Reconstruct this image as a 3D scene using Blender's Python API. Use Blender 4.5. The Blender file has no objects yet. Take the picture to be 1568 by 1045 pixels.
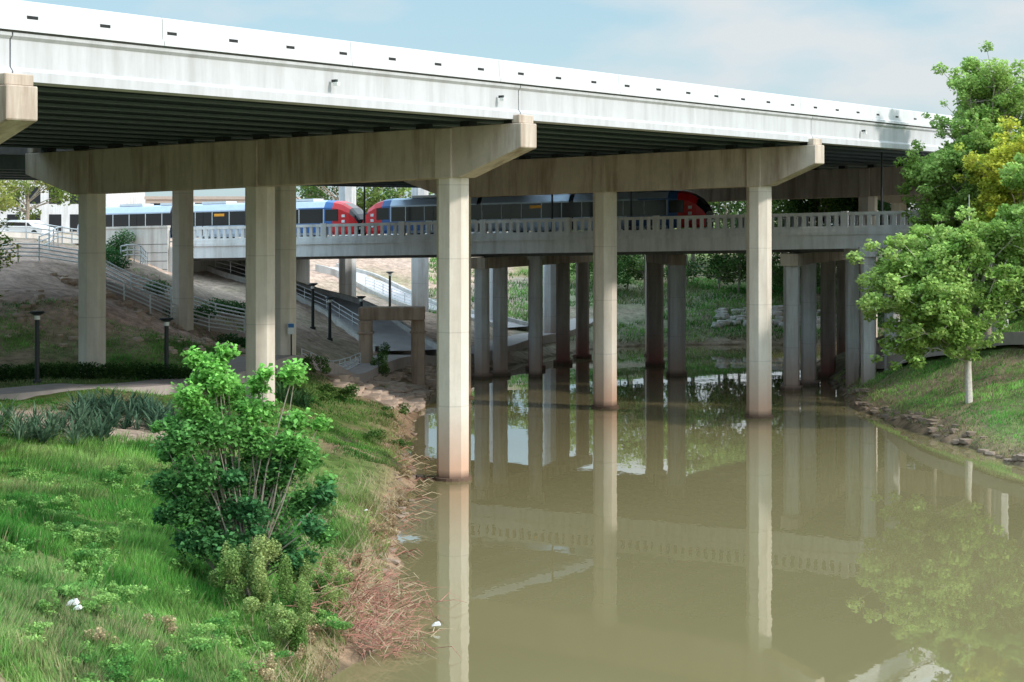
import bpy, math, random
import numpy as np
from mathutils import Vector
R=random.Random(7); NR=np.random.default_rng(7)
scene=bpy.context.scene
CH=11.2; F=2900.0
def pt(u,v,d): return ((u-784)/F*d, d, CH+(328-v)/F*d)
def xu(u,d): return (u-784)/F*d
# ------------------------------------------------------------------ camera
cd=bpy.data.cameras.new("camera"); cam=bpy.data.objects.new("camera",cd); scene.collection.objects.link(cam)
cam.location=(0,0,CH); cam.rotation_euler=(math.radians(90),0,0)
cd.sensor_width=36; cd.lens=36*F/1568; cd.shift_y=-194.5/1568; cd.clip_end=6000; cd.clip_start=.5
scene.camera=cam
scene.view_settings.view_transform='Standard'; scene.view_settings.look='None'; scene.view_settings.exposure=0
# ------------------------------------------------------------------ light
EL=math.radians(33); sv=Vector((.90*math.cos(EL),-.436*math.cos(EL),math.sin(EL))).normalized()
ld=bpy.data.lights.new("sun","SUN"); ld.energy=3.0; ld.angle=math.radians(3); ld.color=(1,.95,.88)
lo=bpy.data.objects.new("sun",ld); scene.collection.objects.link(lo); lo.rotation_euler=sv.to_track_quat('Z','Y').to_euler(); lo.location=(40,-20,60)
w=bpy.data.worlds.new("World"); scene.world=w; w.use_nodes=True; nt=w.node_tree; N=nt.nodes; L=nt.links
bg=N['Background']; sky=N.new('ShaderNodeTexSky'); sky.sky_type='NISHITA'; sky.sun_disc=False
sky.sun_elevation=EL; sky.sun_rotation=math.atan2(sv.x,sv.y); sky.air_density=1.0; sky.dust_density=.6; sky.ozone_density=2.0
tc=N.new('ShaderNodeTexCoord'); mp=N.new('ShaderNodeMapping'); mp.inputs['Scale'].default_value=(1,1,2.6); mp.inputs['Location'].default_value=(.12,0,.1)
nz=N.new('ShaderNodeTexNoise'); nz.inputs['Scale'].default_value=7; nz.inputs['Detail'].default_value=5; nz.inputs['Roughness'].default_value=.5
sz=N.new('ShaderNodeSeparateXYZ'); L.new(tc.outputs['Generated'],sz.inputs[0])
bx_=N.new('ShaderNodeMapRange'); bx_.inputs[1].default_value=-.1; bx_.inputs[2].default_value=.25; bx_.inputs[3].default_value=-.07; bx_.inputs[4].default_value=.12; L.new(sz.outputs['X'],bx_.inputs[0])
ad_=N.new('ShaderNodeMath'); L.new(nz.outputs['Fac'],ad_.inputs[0]); L.new(bx_.outputs[0],ad_.inputs[1])
cr=N.new('ShaderNodeValToRGB'); cr.color_ramp.elements[0].position=.46; cr.color_ramp.elements[0].color=(.05,.05,.05,1); cr.color_ramp.elements[1].position=.66; cr.color_ramp.elements[1].color=(.85,.85,.85,1)
mh=N.new('ShaderNodeMix'); mh.data_type='RGBA'; mh.inputs['Factor'].default_value=.65; mh.inputs['B'].default_value=(2.9,4.6,5.5,1)
mx=N.new('ShaderNodeMix'); mx.data_type='RGBA'; mx.inputs['B'].default_value=(5.2,5.4,5.5,1)
L.new(tc.outputs['Generated'],mp.inputs[0]); L.new(mp.outputs[0],nz.inputs['Vector']); L.new(ad_.outputs[0],cr.inputs[0])
L.new(cr.outputs[0],mx.inputs['Factor']); L.new(sky.outputs[0],mh.inputs['A']); L.new(mh.outputs['Result'],mx.inputs['A'])
# added fill: unseen upper sky boosted towards the zenith to lift shaded areas
zr_=N.new('ShaderNodeMapRange'); zr_.inputs[1].default_value=.12; zr_.inputs[2].default_value=.5; zr_.inputs[3].default_value=1.0; zr_.inputs[4].default_value=3.0; L.new(sz.outputs['Z'],zr_.inputs[0])
vm_=N.new('ShaderNodeVectorMath'); vm_.operation='SCALE'; L.new(mx.outputs['Result'],vm_.inputs[0]); L.new(zr_.outputs[0],vm_.inputs['Scale'])
L.new(vm_.outputs[0],bg.inputs[0]); bg.inputs[1].default_value=.15
# ------------------------------------------------------------------ materials
def newmat(name):
    m=bpy.data.materials.new(name); m.use_nodes=True; return m,m.node_tree,m.node_tree.nodes['Principled BSDF']
def plain(name,c,rough=.6,metal=0,var=.15,scale=3.0,spec=.5):
    m,t,b=newmat(name); n=t.nodes.new('ShaderNodeTexNoise'); n.inputs['Scale'].default_value=scale; n.inputs['Detail'].default_value=2
    g=t.nodes.new('ShaderNodeNewGeometry'); t.links.new(g.outputs['Position'],n.inputs['Vector'])
    mi=t.nodes.new('ShaderNodeMix'); mi.data_type='RGBA'
    mi.inputs['A'].default_value=(*[x*(1-var) for x in c],1); mi.inputs['B'].default_value=(*[min(1,x*(1+var)) for x in c],1)
    t.links.new(n.outputs['Fac'],mi.inputs['Factor']); t.links.new(mi.outputs['Result'],b.inputs['Base Color'])
    b.inputs['Roughness'].default_value=rough; b.inputs['Metallic'].default_value=metal; b.inputs['Specular IOR Level'].default_value=spec
    return m
def concrete(name,c,stain=(.22,.16,.11),stain_amt=.45,water=None,dark=.5,joint=0):
    m,t,b=newmat(name); nn=t.nodes.new; lk=t.links.new
    g=nn('ShaderNodeNewGeometry')
    mp=nn('ShaderNodeMapping'); mp.inputs['Scale'].default_value=(1,1,.12); lk(g.outputs['Position'],mp.inputs[0])
    n1=nn('ShaderNodeTexNoise'); n1.inputs['Scale'].default_value=1.6; n1.inputs['Detail'].default_value=4; n1.inputs['Roughness'].default_value=.65; lk(mp.outputs[0],n1.inputs['Vector'])
    r1=nn('ShaderNodeValToRGB'); r1.color_ramp.elements[0].position=.43; r1.color_ramp.elements[0].color=(0,0,0,1); r1.color_ramp.elements[1].position=.72; r1.color_ramp.elements[1].color=(stain_amt,)*3+(1,); lk(n1.outputs['Fac'],r1.inputs[0])
    n2=nn('ShaderNodeTexNoise'); n2.inputs['Scale'].default_value=.55; n2.inputs['Detail'].default_value=6; n2.inputs['Roughness'].default_value=.78; lk(g.outputs['Position'],n2.inputs['Vector'])
    mA=nn('ShaderNodeMix'); mA.data_type='RGBA'; mA.inputs['A'].default_value=(*[x*(1-dark*.55) for x in c],1); mA.inputs['B'].default_value=(*[min(.9,x*(1+dark*.35)) for x in c],1)
    lk(n2.outputs['Fac'],mA.inputs['Factor'])
    mB=nn('ShaderNodeMix'); mB.data_type='RGBA'; mB.inputs['B'].default_value=(*stain,1); lk(r1.outputs[0],mB.inputs['Factor']); lk(mA.outputs['Result'],mB.inputs['A'])
    out=mB.outputs['Result']
    if joint:
        sx=nn('ShaderNodeSeparateXYZ'); lk(g.outputs['Position'],sx.inputs[0])
        md=nn('ShaderNodeMath'); md.operation='MODULO'; md.inputs[1].default_value=joint; lk(sx.outputs['Z'],md.inputs[0])
        lt=nn('ShaderNodeMath'); lt.operation='LESS_THAN'; lt.inputs[1].default_value=.05; lk(md.outputs[0],lt.inputs[0])
        ml=nn('ShaderNodeMath'); ml.operation='MULTIPLY'; ml.inputs[1].default_value=.2; lk(lt.outputs[0],ml.inputs[0])
        mJ=nn('ShaderNodeMix'); mJ.data_type='RGBA'; mJ.inputs['B'].default_value=(.15,.12,.1,1); lk(ml.outputs[0],mJ.inputs['Factor']); lk(out,mJ.inputs['A']); out=mJ.outputs['Result']
    if water:
        sx=nn('ShaderNodeSeparateXYZ'); lk(g.outputs['Position'],sx.inputs[0])
        ad=nn('ShaderNodeMath'); ad.operation='MULTIPLY_ADD'; ad.inputs[1].default_value=1.6; lk(n1.outputs['Fac'],ad.inputs[0]); lk(sx.outputs['Z'],ad.inputs[2])
        mr=nn('ShaderNodeMapRange'); mr.inputs[1].default_value=3.9; mr.inputs[2].default_value=1.3; mr.inputs[3].default_value=0; mr.inputs[4].default_value=.8; lk(ad.outputs[0],mr.inputs[0])
        mC=nn('ShaderNodeMix'); mC.data_type='RGBA'; mC.inputs['B'].default_value=(*water,1); lk(mr.outputs[0],mC.inputs['Factor']); lk(out,mC.inputs['A']); out=mC.outputs['Result']
        m2=nn('ShaderNodeMapRange'); m2.inputs[1].default_value=.45; m2.inputs[2].default_value=.1; m2.inputs[3].default_value=0; m2.inputs[4].default_value=.85; lk(sx.outputs['Z'],m2.inputs[0])
        mD=nn('ShaderNodeMix'); mD.data_type='RGBA'; mD.inputs['B'].default_value=(.07,.045,.03,1); lk(m2.outputs[0],mD.inputs['Factor']); lk(out,mD.inputs['A']); out=mD.outputs['Result']
    lk(out,b.inputs['Base Color']); b.inputs['Roughness'].default_value=.85; b.inputs['Specular IOR Level'].default_value=.25
    return m
M_fas=concrete("concrete_fascia",(.56,.565,.575),stain=(.36,.35,.34),stain_amt=.55,dark=.3)
M_par=concrete("concrete_parapet",(.66,.665,.675),stain=(.48,.47,.45),stain_amt=.5,dark=.3)
M_col=concrete("concrete_column",(.78,.70,.60),stain=(.46,.36,.28),stain_amt=.5,water=(.58,.32,.20),joint=3.1)
M_colw=concrete("concrete_column_grey",(.64,.64,.635),stain=(.30,.25,.21),stain_amt=.7,water=(.40,.25,.18),joint=2.7)
M_cold=concrete("concrete_column_weathered",(.44,.39,.34),stain=(.18,.14,.12),stain_amt=.7,water=(.28,.08,.06),joint=2.2)
M_cap=concrete("concrete_cap",(.60,.51,.42),stain=(.24,.16,.11),stain_amt=.8,dark=.65)
M_sb=concrete("concrete_street_bridge",(.74,.73,.72),stain=(.38,.36,.32),stain_amt=.6)
M_rust=concrete("concrete_old_brown",(.52,.40,.31),stain=(.15,.09,.06),stain_amt=.8,dark=.8)
M_wall=concrete("concrete_wall",(.60,.57,.53),stain=(.28,.24,.2),stain_amt=.6)
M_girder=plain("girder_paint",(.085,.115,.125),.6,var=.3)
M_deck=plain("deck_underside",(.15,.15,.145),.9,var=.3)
M_asph=plain("asphalt",(.12,.115,.11),.9,var=.3,scale=5)
M_path=plain("path_paving",(.42,.36,.335),.9,var=.25,scale=2.5)
M_conc2=plain("ramp_concrete",(.50,.455,.45),.9,var=.25,scale=1.2)
M_dark=plain("dark_metal",(.03,.035,.035),.5,metal=.3)
M_slot=plain("scupper_shadow",(.02,.02,.02),.9)
M_steel=plain("galvanized_steel",(.68,.70,.71),.45,metal=.2,var=.1)
M_white=plain("white_paint",(.8,.8,.8),.45,var=.05)
M_silver=plain("silver_paint",(.50,.57,.68),.3,metal=.25,var=.1)
M_navy=plain("navy_paint",(.04,.13,.36),.3,var=.1)
M_red=plain("red_paint",(.68,.02,.025),.3,var=.08)
M_lamp=plain("lamp_glass",(.75,.75,.7),.3,var=.03)
M_green=plain("green_fence",(.03,.14,.08),.6)
M_bark=plain("bark",(.30,.25,.20),.9,var=.45,scale=9)
M_barkpale=plain("bark_pale",(.58,.52,.45),.9,var=.35,scale=9)
M_twig=plain("dead_twig",(.38,.18,.13),.9,var=.6,scale=5)
M_straw=plain("dry_straw",(.42,.33,.21),.9,var=.5,scale=6)
M_rock=plain("rock",(.44,.34,.27),.95,var=.55,scale=2.2)
M_orange=plain("orange_display",(.9,.35,.02),.4)
def glassm():
    m,t,b=newmat("train_glass"); b.inputs['Base Color'].default_value=(.012,.014,.018,1); b.inputs['Roughness'].default_value=.12
    n=t.nodes.new('ShaderNodeTexNoise'); n.inputs['Scale'].default_value=3; bp=t.nodes.new('ShaderNodeBump'); bp.inputs['Strength'].default_value=.03; t.links.new(n.outputs['Fac'],bp.inputs['Height']); t.links.new(bp.outputs[0],b.inputs['Normal']); return m
M_glass=glassm()
def colmat(name,trans=.35,rough=.6,spec=.3,noise=0,nsc=3.0,bump=0):
    m,t,b=newmat(name); a=t.nodes.new('ShaderNodeAttribute'); a.attribute_name='Col'; out=a.outputs['Color']
    lk=t.links.new
    if noise:
        g=t.nodes.new('ShaderNodeNewGeometry'); n=t.nodes.new('ShaderNodeTexNoise'); n.inputs['Scale'].default_value=nsc; n.inputs['Detail'].default_value=6; n.inputs['Roughness'].default_value=.75
        lk(g.outputs['Position'],n.inputs['Vector']); mr=t.nodes.new('ShaderNodeMapRange'); mr.inputs[1].default_value=.3; mr.inputs[2].default_value=.7; mr.inputs[3].default_value=1-noise; mr.inputs[4].default_value=1+noise; lk(n.outputs['Fac'],mr.inputs[0])
        vm=t.nodes.new('ShaderNodeVectorMath'); vm.operation='SCALE'; lk(out,vm.inputs[0]); lk(mr.outputs[0],vm.inputs['Scale']); out=vm.outputs[0]
        bp=t.nodes.new('ShaderNodeBump'); bp.inputs['Strength'].default_value=.6; bp.inputs['Distance'].default_value=bump; lk(n.outputs['Fac'],bp.inputs['Height']); lk(bp.outputs[0],b.inputs['Normal'])
    lk(out,b.inputs['Base Color']); b.inputs['Roughness'].default_value=rough; b.inputs['Specular IOR Level'].default_value=spec
    if trans:
        tr=t.nodes.new('ShaderNodeBsdfTranslucent'); lk(out,tr.inputs[0]); ms=t.nodes.new('ShaderNodeMixShader'); ms.inputs[0].default_value=trans
        df=t.nodes.new('ShaderNodeBsdfDiffuse'); lk(out,df.inputs[0])
        lk(df.outputs[0],ms.inputs[1]); lk(tr.outputs[0],ms.inputs[2]); lk(ms.outputs[0],t.nodes['Material Output'].inputs[0])
    return m
M_leaf=colmat("foliage",.4); M_grass=colmat("grass_blades",.4); M_ground=colmat("soil_and_turf",0,.95,.1,noise=.5,nsc=1.6,bump=.18)
def watermat():
    m,t,b=newmat("river_water"); lk=t.links.new
    g=t.nodes.new('ShaderNodeNewGeometry')
    n0=t.nodes.new('ShaderNodeTexNoise'); n0.inputs['Scale'].default_value=.07; n0.inputs['Detail'].default_value=3; lk(g.outputs['Position'],n0.inputs['Vector'])
    mi=t.nodes.new('ShaderNodeMix'); mi.data_type='RGBA'; mi.inputs['A'].default_value=(.175,.148,.068,1); mi.inputs['B'].default_value=(.235,.195,.098,1); lk(n0.outputs['Fac'],mi.inputs['Factor']); lk(mi.outputs['Result'],b.inputs['Base Color'])
    b.inputs['Roughness'].default_value=.01; b.inputs['IOR'].default_value=1.42; b.inputs['Specular IOR Level'].default_value=.5
    mp=t.nodes.new('ShaderNodeMapping'); mp.inputs['Scale'].default_value=(1,.45,1); lk(g.outputs['Position'],mp.inputs[0])
    n=t.nodes.new('ShaderNodeTexNoise'); n.inputs['Scale'].default_value=1.1; n.inputs['Detail'].default_value=3; lk(mp.outputs[0],n.inputs['Vector'])
    bp=t.nodes.new('ShaderNodeBump'); bp.inputs['Strength'].default_value=.06; bp.inputs['Distance'].default_value=.05; lk(n.outputs['Fac'],bp.inputs['Height']); lk(bp.outputs[0],b.inputs['Normal'])
    return m
M_water=watermat()
# ------------------------------------------------------------------ mesh helpers
def empty(name,loc=(0,0,0)):
    e=bpy.data.objects.new(name,None); scene.collection.objects.link(e); return e
class MB:
    def __init__(s,tf=None): s.v=[];s.f=[];s.m=[];s.tf=tf
    def add(s,vs,fs,m):
        o=len(s.v); s.v+= [s.tf(*p) if s.tf else p for p in vs]
        for f in fs: s.f.append(tuple(o+i for i in f)); s.m.append(m)
    def box(s,a,b,m=0):
        x0,y0,z0=a;x1,y1,z1=b
        s.add([(x0,y0,z0),(x1,y0,z0),(x1,y1,z0),(x0,y1,z0),(x0,y0,z1),(x1,y0,z1),(x1,y1,z1),(x0,y1,z1)],
              [(0,3,2,1),(4,5,6,7),(0,1,5,4),(1,2,6,5),(2,3,7,6),(3,0,4,7)],m)
    def prism(s,poly,axis,a,b,m=0):
        def P(p,t):
            return (t,p[0],p[1]) if axis=='x' else (p[0],t,p[1]) if axis=='y' else (p[0],p[1],t)
        n=len(poly); vs=[P(p,a) for p in poly]+[P(p,b) for p in poly]
        fs=[tuple(range(n))[::-1],tuple(range(n,2*n))]+[(i,(i+1)%n,n+(i+1)%n,n+i) for i in range(n)]
        s.add(vs,fs,m)
    def cyl(s,x,y,z0,z1,r0,r1=None,n=16,m=0,rot=0):
        r1=r0 if r1 is None else r1
        vs=[(x+r0*math.cos(rot+i*2*math.pi/n),y+r0*math.sin(rot+i*2*math.pi/n),z0) for i in range(n)]+[(x+r1*math.cos(rot+i*2*math.pi/n),y+r1*math.sin(rot+i*2*math.pi/n),z1) for i in range(n)]
        s.add(vs,[tuple(range(n))[::-1],tuple(range(n,2*n))]+[(i,(i+1)%n,n+(i+1)%n,n+i) for i in range(n)],m)
    def tube(s,pts,rad,n=6,m=0):
        pts=[Vector(p) for p in pts]
        if not hasattr(rad,'__len__'): rad=[rad]*len(pts)
        vs=[]
        for i,p in enumerate(pts):
            d=(pts[min(i+1,len(pts)-1)]-pts[max(i-1,0)]); d=d.normalized() if d.length>1e-6 else Vector((0,0,1))
            a=d.orthogonal().normalized() if i==0 else (a-d*a.dot(d)).normalized()
            b=d.cross(a)
            for k in range(n):
                t=k*2*math.pi/n; vs.append(tuple(p+(a*math.cos(t)+b*math.sin(t))*rad[i]))
        fs=[]
        for i in range(len(pts)-1):
            for k in range(n): fs.append((i*n+k,i*n+(k+1)%n,(i+1)*n+(k+1)%n,(i+1)*n+k))
        fs.append(tuple(range(n))[::-1]); fs.append(tuple(range((len(pts)-1)*n,len(pts)*n)))
        s.add(vs,fs,m)
    def build(s,name,mats,parent=None,smooth=False,bevel=0):
        me=bpy.data.meshes.new(name); me.from_pydata(s.v,[],s.f)
        for m in mats: me.materials.append(m)
        me.polygons.foreach_set('material_index',s.m)
        if smooth: me.polygons.foreach_set('use_smooth',[True]*len(s.f))
        me.update(); o=bpy.data.objects.new(name,me); scene.collection.objects.link(o)
        if smooth:
            try: me.set_sharp_from_angle(angle=math.radians(40))
            except Exception: pass
        if bevel:
            b=o.modifiers.new('b','BEVEL'); b.width=bevel; b.segments=1; b.limit_method='ANGLE'
        if parent: o.parent=parent
        return o
def arrmesh(name,verts,k,cols,mat,parent=None):
    n=len(verts)//k; me=bpy.data.meshes.new(name)
    me.vertices.add(len(verts)); me.vertices.foreach_set('co',np.asarray(verts,dtype=np.float32).ravel())
    me.loops.add(n*k); me.loops.foreach_set('vertex_index',np.arange(n*k,dtype=np.int32))
    me.polygons.add(n); me.polygons.foreach_set('loop_start',np.arange(0,n*k,k,dtype=np.int32)); me.polygons.foreach_set('loop_total',np.full(n,k,dtype=np.int32))
    me.update(calc_edges=True)
    c=np.ones((len(verts),4),dtype=np.float32); c[:,:3]=cols
    a=me.color_attributes.new('Col','FLOAT_COLOR','POINT'); a.data.foreach_set('color',c.ravel())
    me.materials.append(mat); o=bpy.data.objects.new(name,me); scene.collection.objects.link(o)
    if parent: o.parent=parent
    return o
def rnd_unit(n):
    v=NR.normal(size=(n,3)); return v/np.linalg.norm(v,axis=1,keepdims=True)
def leaves(c,size,col,up=.35):
    c=np.asarray(c); n=len(c); a=rnd_unit(n); nrm=rnd_unit(n); nrm[:,2]=np.abs(nrm[:,2])+up; nrm/=np.linalg.norm(nrm,axis=1,keepdims=True)
    a=a-nrm*(a*nrm).sum(1,keepdims=True); a/=np.linalg.norm(a,axis=1,keepdims=True)+1e-9; b=np.cross(nrm,a)
    s=np.asarray(size).reshape(-1,1)
    v=np.stack([c-a*s*.5, c+b*s*.36-a*s*.08+nrm*s*.08, c+a*s*.55, c-b*s*.36-a*s*.08+nrm*s*.08],axis=1).reshape(-1,3)
    return v,np.repeat(col,4,axis=0)
_T=NR.random((256,256))
def vn(x,y,s):
    x=np.asarray(x,float)/s+100; y=np.asarray(y,float)/s+100; xi=np.floor(x).astype(int); yi=np.floor(y).astype(int); fx=x-xi; fy=y-yi
    fx=fx*fx*(3-2*fx); fy=fy*fy*(3-2*fy)
    g=lambda a,b:_T[a%256,b%256]
    return (g(xi,yi)*(1-fx)+g(xi+1,yi)*fx)*(1-fy)+(g(xi,yi+1)*(1-fx)+g(xi+1,yi+1)*fx)*fy
def fbm(x,y,s): return .5*vn(x,y,s)+.27*vn(x,y,s*.47)+.15*vn(x,y,s*.21)+.08*vn(x,y,s*.1)
# ------------------------------------------------------------------ terrain
river=[(-4.5,-60),(-4.6,30),(-4.2,45.3),(-3.9,49.4),(-3.7,56.8),(-4.2,68.8),(-4.1,79.8),(-5.1,92),(-5.3,104),(-5.4,119.4),(-3.1,130),(.8,143),(5.1,153),(8.5,159),(17.7,162.4),(30,161),(60,154),(140,142),(140,126),(60,136),(30,147),(24.5,147),(22.3,140),(20.8,121.6),(19.8,108),(20.5,99.3),(21.5,92.3),(22.5,83.9),(24.5,60),(26,-60)]
RP=np.array(river)
def sdist(x,y):
    x=np.asarray(x,float); y=np.asarray(y,float); d=np.full(x.shape,1e9); ins=np.zeros(x.shape,bool)
    nr=len(RP)
    for i in range(nr):
        ax,ay=RP[i]; bx,by=RP[(i+1)%nr]; vx,vy=bx-ax,by-ay
        t=np.clip(((x-ax)*vx+(y-ay)*vy)/(vx*vx+vy*vy),0,1); d=np.minimum(d,np.hypot(x-ax-t*vx,y-ay-t*vy))
        c=((ay>y)!=(by>y)); xx=(bx-ax)*(y-ay)/(by-ay+1e-12)+ax; ins^=(c&(x<xx))
    return np.where(ins,-d,d)
ctl=[]
def cp(u,v,d): ctl.append(pt(u,v,d))
def cz(x,y,z): ctl.append((x,y,z))
for a in [(0,1045,31),(300,1045,37),(450,1045,41.5),(0,850,44),(150,850,46.5),(300,850,50),(450,850,56),(0,700,64),(150,700,65),(300,690,69.7),(450,760,63),(560,700,78),(600,640,95),(397,620,85.4),(133,572,91),(0,610,80),(150,600,81),(57,592,84),(255,574,90),
          (0,500,97),(0,440,104),(0,390,112),(60,370,122),(110,450,100),(150,500,99),(280,505,112),(200,409,116),(340,540,108),(435,557,100),(480,560,106),(530,592,108),(560,585,116),(600,560,124),(500,482,137),(300,440,136),(400,440,137),(310,400,147),(640,505,147),(700,482,165),(690,556,134),(800,500,162),(700,440,174),(600,410,176),(800,455,174),(532,475,156),(643,473,156),
          (940,501,164),(1000,470,173),(1100,468,173),(1190,470,174),(1000,430,185),(1250,470,172),
          (1568,580,100),(1480,605,98),(1568,690,85),(1568,530,106),(1400,577,109),(1350,575,116),(1500,512,112),(1568,485,122),(1400,530,128),(1330,520,138),(1500,470,140),(1300,490,172)]: cp(*a)
for a in [(-9,10,4.2),(-30,0,6),(-30,40,4.5),(-26,62,3.6),(-45,80,6.5),(-60,30,7),(-60,100,9.5),(-42,120,9.3),(-34,143,9),(-60,160,9.5),(-40,175,9),(-60,220,9),(0,230,7),(60,230,7),(80,170,7),(80,100,7),(45,100,7),(45,60,5.5),(32,60,3),(32,10,3.5),(60,0,6),(31,84,2.2),(40,125,7.5),(-20,190,8.2)]: cz(*a)
for (x,y) in river[1:15]+river[19:29]: cz(x,y,.25)
C=np.array(ctl); NC=len(C)
def U(r): r=np.maximum(r,1e-9); return r*r*np.log(r)
K=U(np.hypot(C[:,None,0]-C[None,:,0],C[:,None,1]-C[None,:,1]))+np.eye(NC)*8.0
P=np.hstack([np.ones((NC,1)),C[:,:2]]); A=np.zeros((NC+3,NC+3)); A[:NC,:NC]=K; A[:NC,NC:]=P; A[NC:,:NC]=P.T
WT=np.linalg.solve(A,np.concatenate([C[:,2],np.zeros(3)]))
def hraw(x,y):
    z=WT[NC]+WT[NC+1]*x+WT[NC+2]*y
    for i in range(NC): z=z+WT[i]*U(np.hypot(x-C[i,0],y-C[i,1]))
    return z
def H(x,y):
    x=np.asarray(x,float); y=np.asarray(y,float)
    z=hraw(x,y); far=np.clip((np.hypot(x,(y-110))-105)/60,0,1); z=z*(1-far)+7.5*far
    z=np.clip(z,.15,11)
    s=sdist(x,y)+(fbm(x,y,3)-.5)*1.5
    z=z+(fbm(x,y,4)-.5)*.6+(fbm(x,y,1.1)-.5)*.25
    zo=np.maximum(z,.12)*np.clip(s/1.1,0,1)**.7
    return np.where(s>0,zo,np.maximum(-2.2,s*.8))
def Hs(x,y): return float(H(np.array([x]),np.array([y]))[0])
def axis(lo,hi,st,far):
    a=list(np.arange(lo,hi+.01,st)); g=st
    l=[];x=lo
    while x>-far: g*=1.35; x-=g; l.append(x)
    g=st; r=[];x=hi
    while x<far: g*=1.35; x+=g; r.append(x)
    return np.array(l[::-1]+a+r)
gx=axis(-42,40,.45,2500); gy=axis(26,182,.45,3000)
X,Y=np.meshgrid(gx,gy); Z=H(X.ravel(),Y.ravel()).reshape(X.shape)
def mixc(a,b,t): t=np.clip(t,0,1)[...,None]; return a*(1-t)+b*t
def smask(x,y,cx,cy,rx,ry): return np.clip(1.6-1.6*np.sqrt(((x-cx)/rx)**2+((y-cy)/ry)**2)+(fbm(x,y,2.5)-.5)*1.2,0,1)
def gcol(x,y,z):
    f=fbm(x,y,5); g=np.array([.12,.18,.05]); d=np.array([.31,.225,.15])
    c=mixc(np.broadcast_to(g,x.shape+(3,)),np.broadcast_to(d,x.shape+(3,)),(f-.42)*4)
    soil=np.array([.50,.36,.29]); sand=np.array([.55,.44,.36])
    c=mixc(c,sand,smask(x,y,-17,72.5,9,5.5)); 
    c=mixc(c,np.array([.54,.36,.285]),np.clip(smask(x,y,-27,106,15,15)*1.3,0,1))
    c=mixc(c,soil,np.clip((y-98)/8,0,1)*(x<0)*.9*np.clip(1.4-fbm(x,y,6),0,1))
    c=mixc(c,np.array([.30,.20,.13]),np.clip(1-np.abs(sdist(x,y))/1.7,0,1)*1.1)
    c=mixc(c,np.array([.36,.31,.24]),np.clip((y-112)/6,0,1)*(x>0)*(y<182)*.6)
    c=mixc(c,np.array([.13,.095,.06]),(z<.1)*1.0)
    return c
xr,yr,zr=X.ravel(),Y.ravel(),Z.ravel(); gc=gcol(xr,yr,zr)
me=bpy.data.meshes.new("ground"); ny,nx=X.shape
me.vertices.add(nx*ny); me.vertices.foreach_set('co',np.stack([xr,yr,zr],1).astype(np.float32).ravel())
ii=(np.arange(ny-1)[:,None]*nx+np.arange(nx-1)[None,:]).ravel(); q=np.stack([ii,ii+1,ii+nx+1,ii+nx],1).astype(np.int32)
me.loops.add(q.size); me.loops.foreach_set('vertex_index',q.ravel()); me.polygons.add(len(q)); me.polygons.foreach_set('loop_start',np.arange(0,q.size,4,dtype=np.int32)); me.polygons.foreach_set('loop_total',np.full(len(q),4,dtype=np.int32)); me.polygons.foreach_set('use_smooth',[True]*len(q))
me.update(calc_edges=True); c4=np.ones((nx*ny,4),np.float32); c4[:,:3]=gc; a=me.color_attributes.new('Col','FLOAT_COLOR','POINT'); a.data.foreach_set('color',c4.ravel())
me.materials.append(M_ground); og=bpy.data.objects.new("ground",me); scene.collection.objects.link(og)
b=MB(); b.add([(-30,-100,0),(160,-100,0),(160,175,0),(-30,175,0)],[(0,1,2,3)],0); b.build("river_water",[M_water])
# ------------------------------------------------------------------ paths
def strip(name,ctr,width,mat,off=.06,kerb=0,kmat=None):
    pts=[]
    for i in range(len(ctr)-1):
        p0=Vector(ctr[max(i-1,0)]);p1=Vector(ctr[i]);p2=Vector(ctr[i+1]);p3=Vector(ctr[min(i+2,len(ctr)-1)])
        for k in range(10):
            t=k/10; pts.append(.5*((2*p1)+(p2-p0)*t+(2*p0-5*p1+4*p2-p3)*t*t+(3*p1-p0-3*p2+p3)*t**3))
    pts.append(Vector(ctr[-1])); m=MB(); rows=[]
    W_=6
    zz=[]; nrm=[]
    for i,p in enumerate(pts):
        d=(pts[min(i+1,len(pts)-1)]-pts[max(i-1,0)]).normalized(); nn=Vector((-d.y,d.x)); nrm.append(nn)
        xs=[p+nn*(width*(k/W_-.5)) for k in range(W_+1)]; zz.append(max(Hs(a.x,a.y) for a in xs[::2])); rows.append(xs)
    zz=np.convolve(np.pad(zz,3,'edge'),np.ones(7)/7,'valid')
    rows=[[(a.x,a.y,float(z)+off) for a in r] for r,z in zip(rows,zz)]
    vs=[v for r in rows for v in r]; fs=[]
    for i in range(len(rows)-1):
        for k in range(W_): fs.append((i*(W_+1)+k,i*(W_+1)+k+1,(i+1)*(W_+1)+k+1,(i+1)*(W_+1)+k))
    m.add(vs,fs,0)
    for side in (0,W_):
        o=[r[side] for r in rows]; lo_=[(a[0],a[1],a[2]-.7) for a in o]
        m.add(o+lo_,[(i,i+1,len(o)+i+1,len(o)+i) for i in range(len(o)-1)],0)
    if kerb:
        for sgn in (-1,1):
            vs=[]
            for p,nn,z in zip(pts,nrm,zz):
                for off2,h in ((.01,-.4),(.01,kerb),(.28,kerb),(.28,-.4)):
                    q_=p+nn*sgn*(width/2+off2); vs.append((q_.x,q_.y,float(z)+off+h))
            fs=[]
            for i in range(len(pts)-1):
                for k in range(4): fs.append((i*4+k,i*4+(k+1)%4,(i+1)*4+(k+1)%4,(i+1)*4+k))
            m.add(vs,fs,1)
    m.build(name,[mat,kmat or mat]); return pts
def gp(*l): return [(xu(u,d),d) for u,d in l]
walk=gp((-260,76),(-60,79),(60,81),(170,83),(290,89),(390,97),(470,105),(520,113),(590,124),(690,134.5),(770,147),(840,158),(900,167))
strip("footpath",walk,2.6,M_path)
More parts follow.
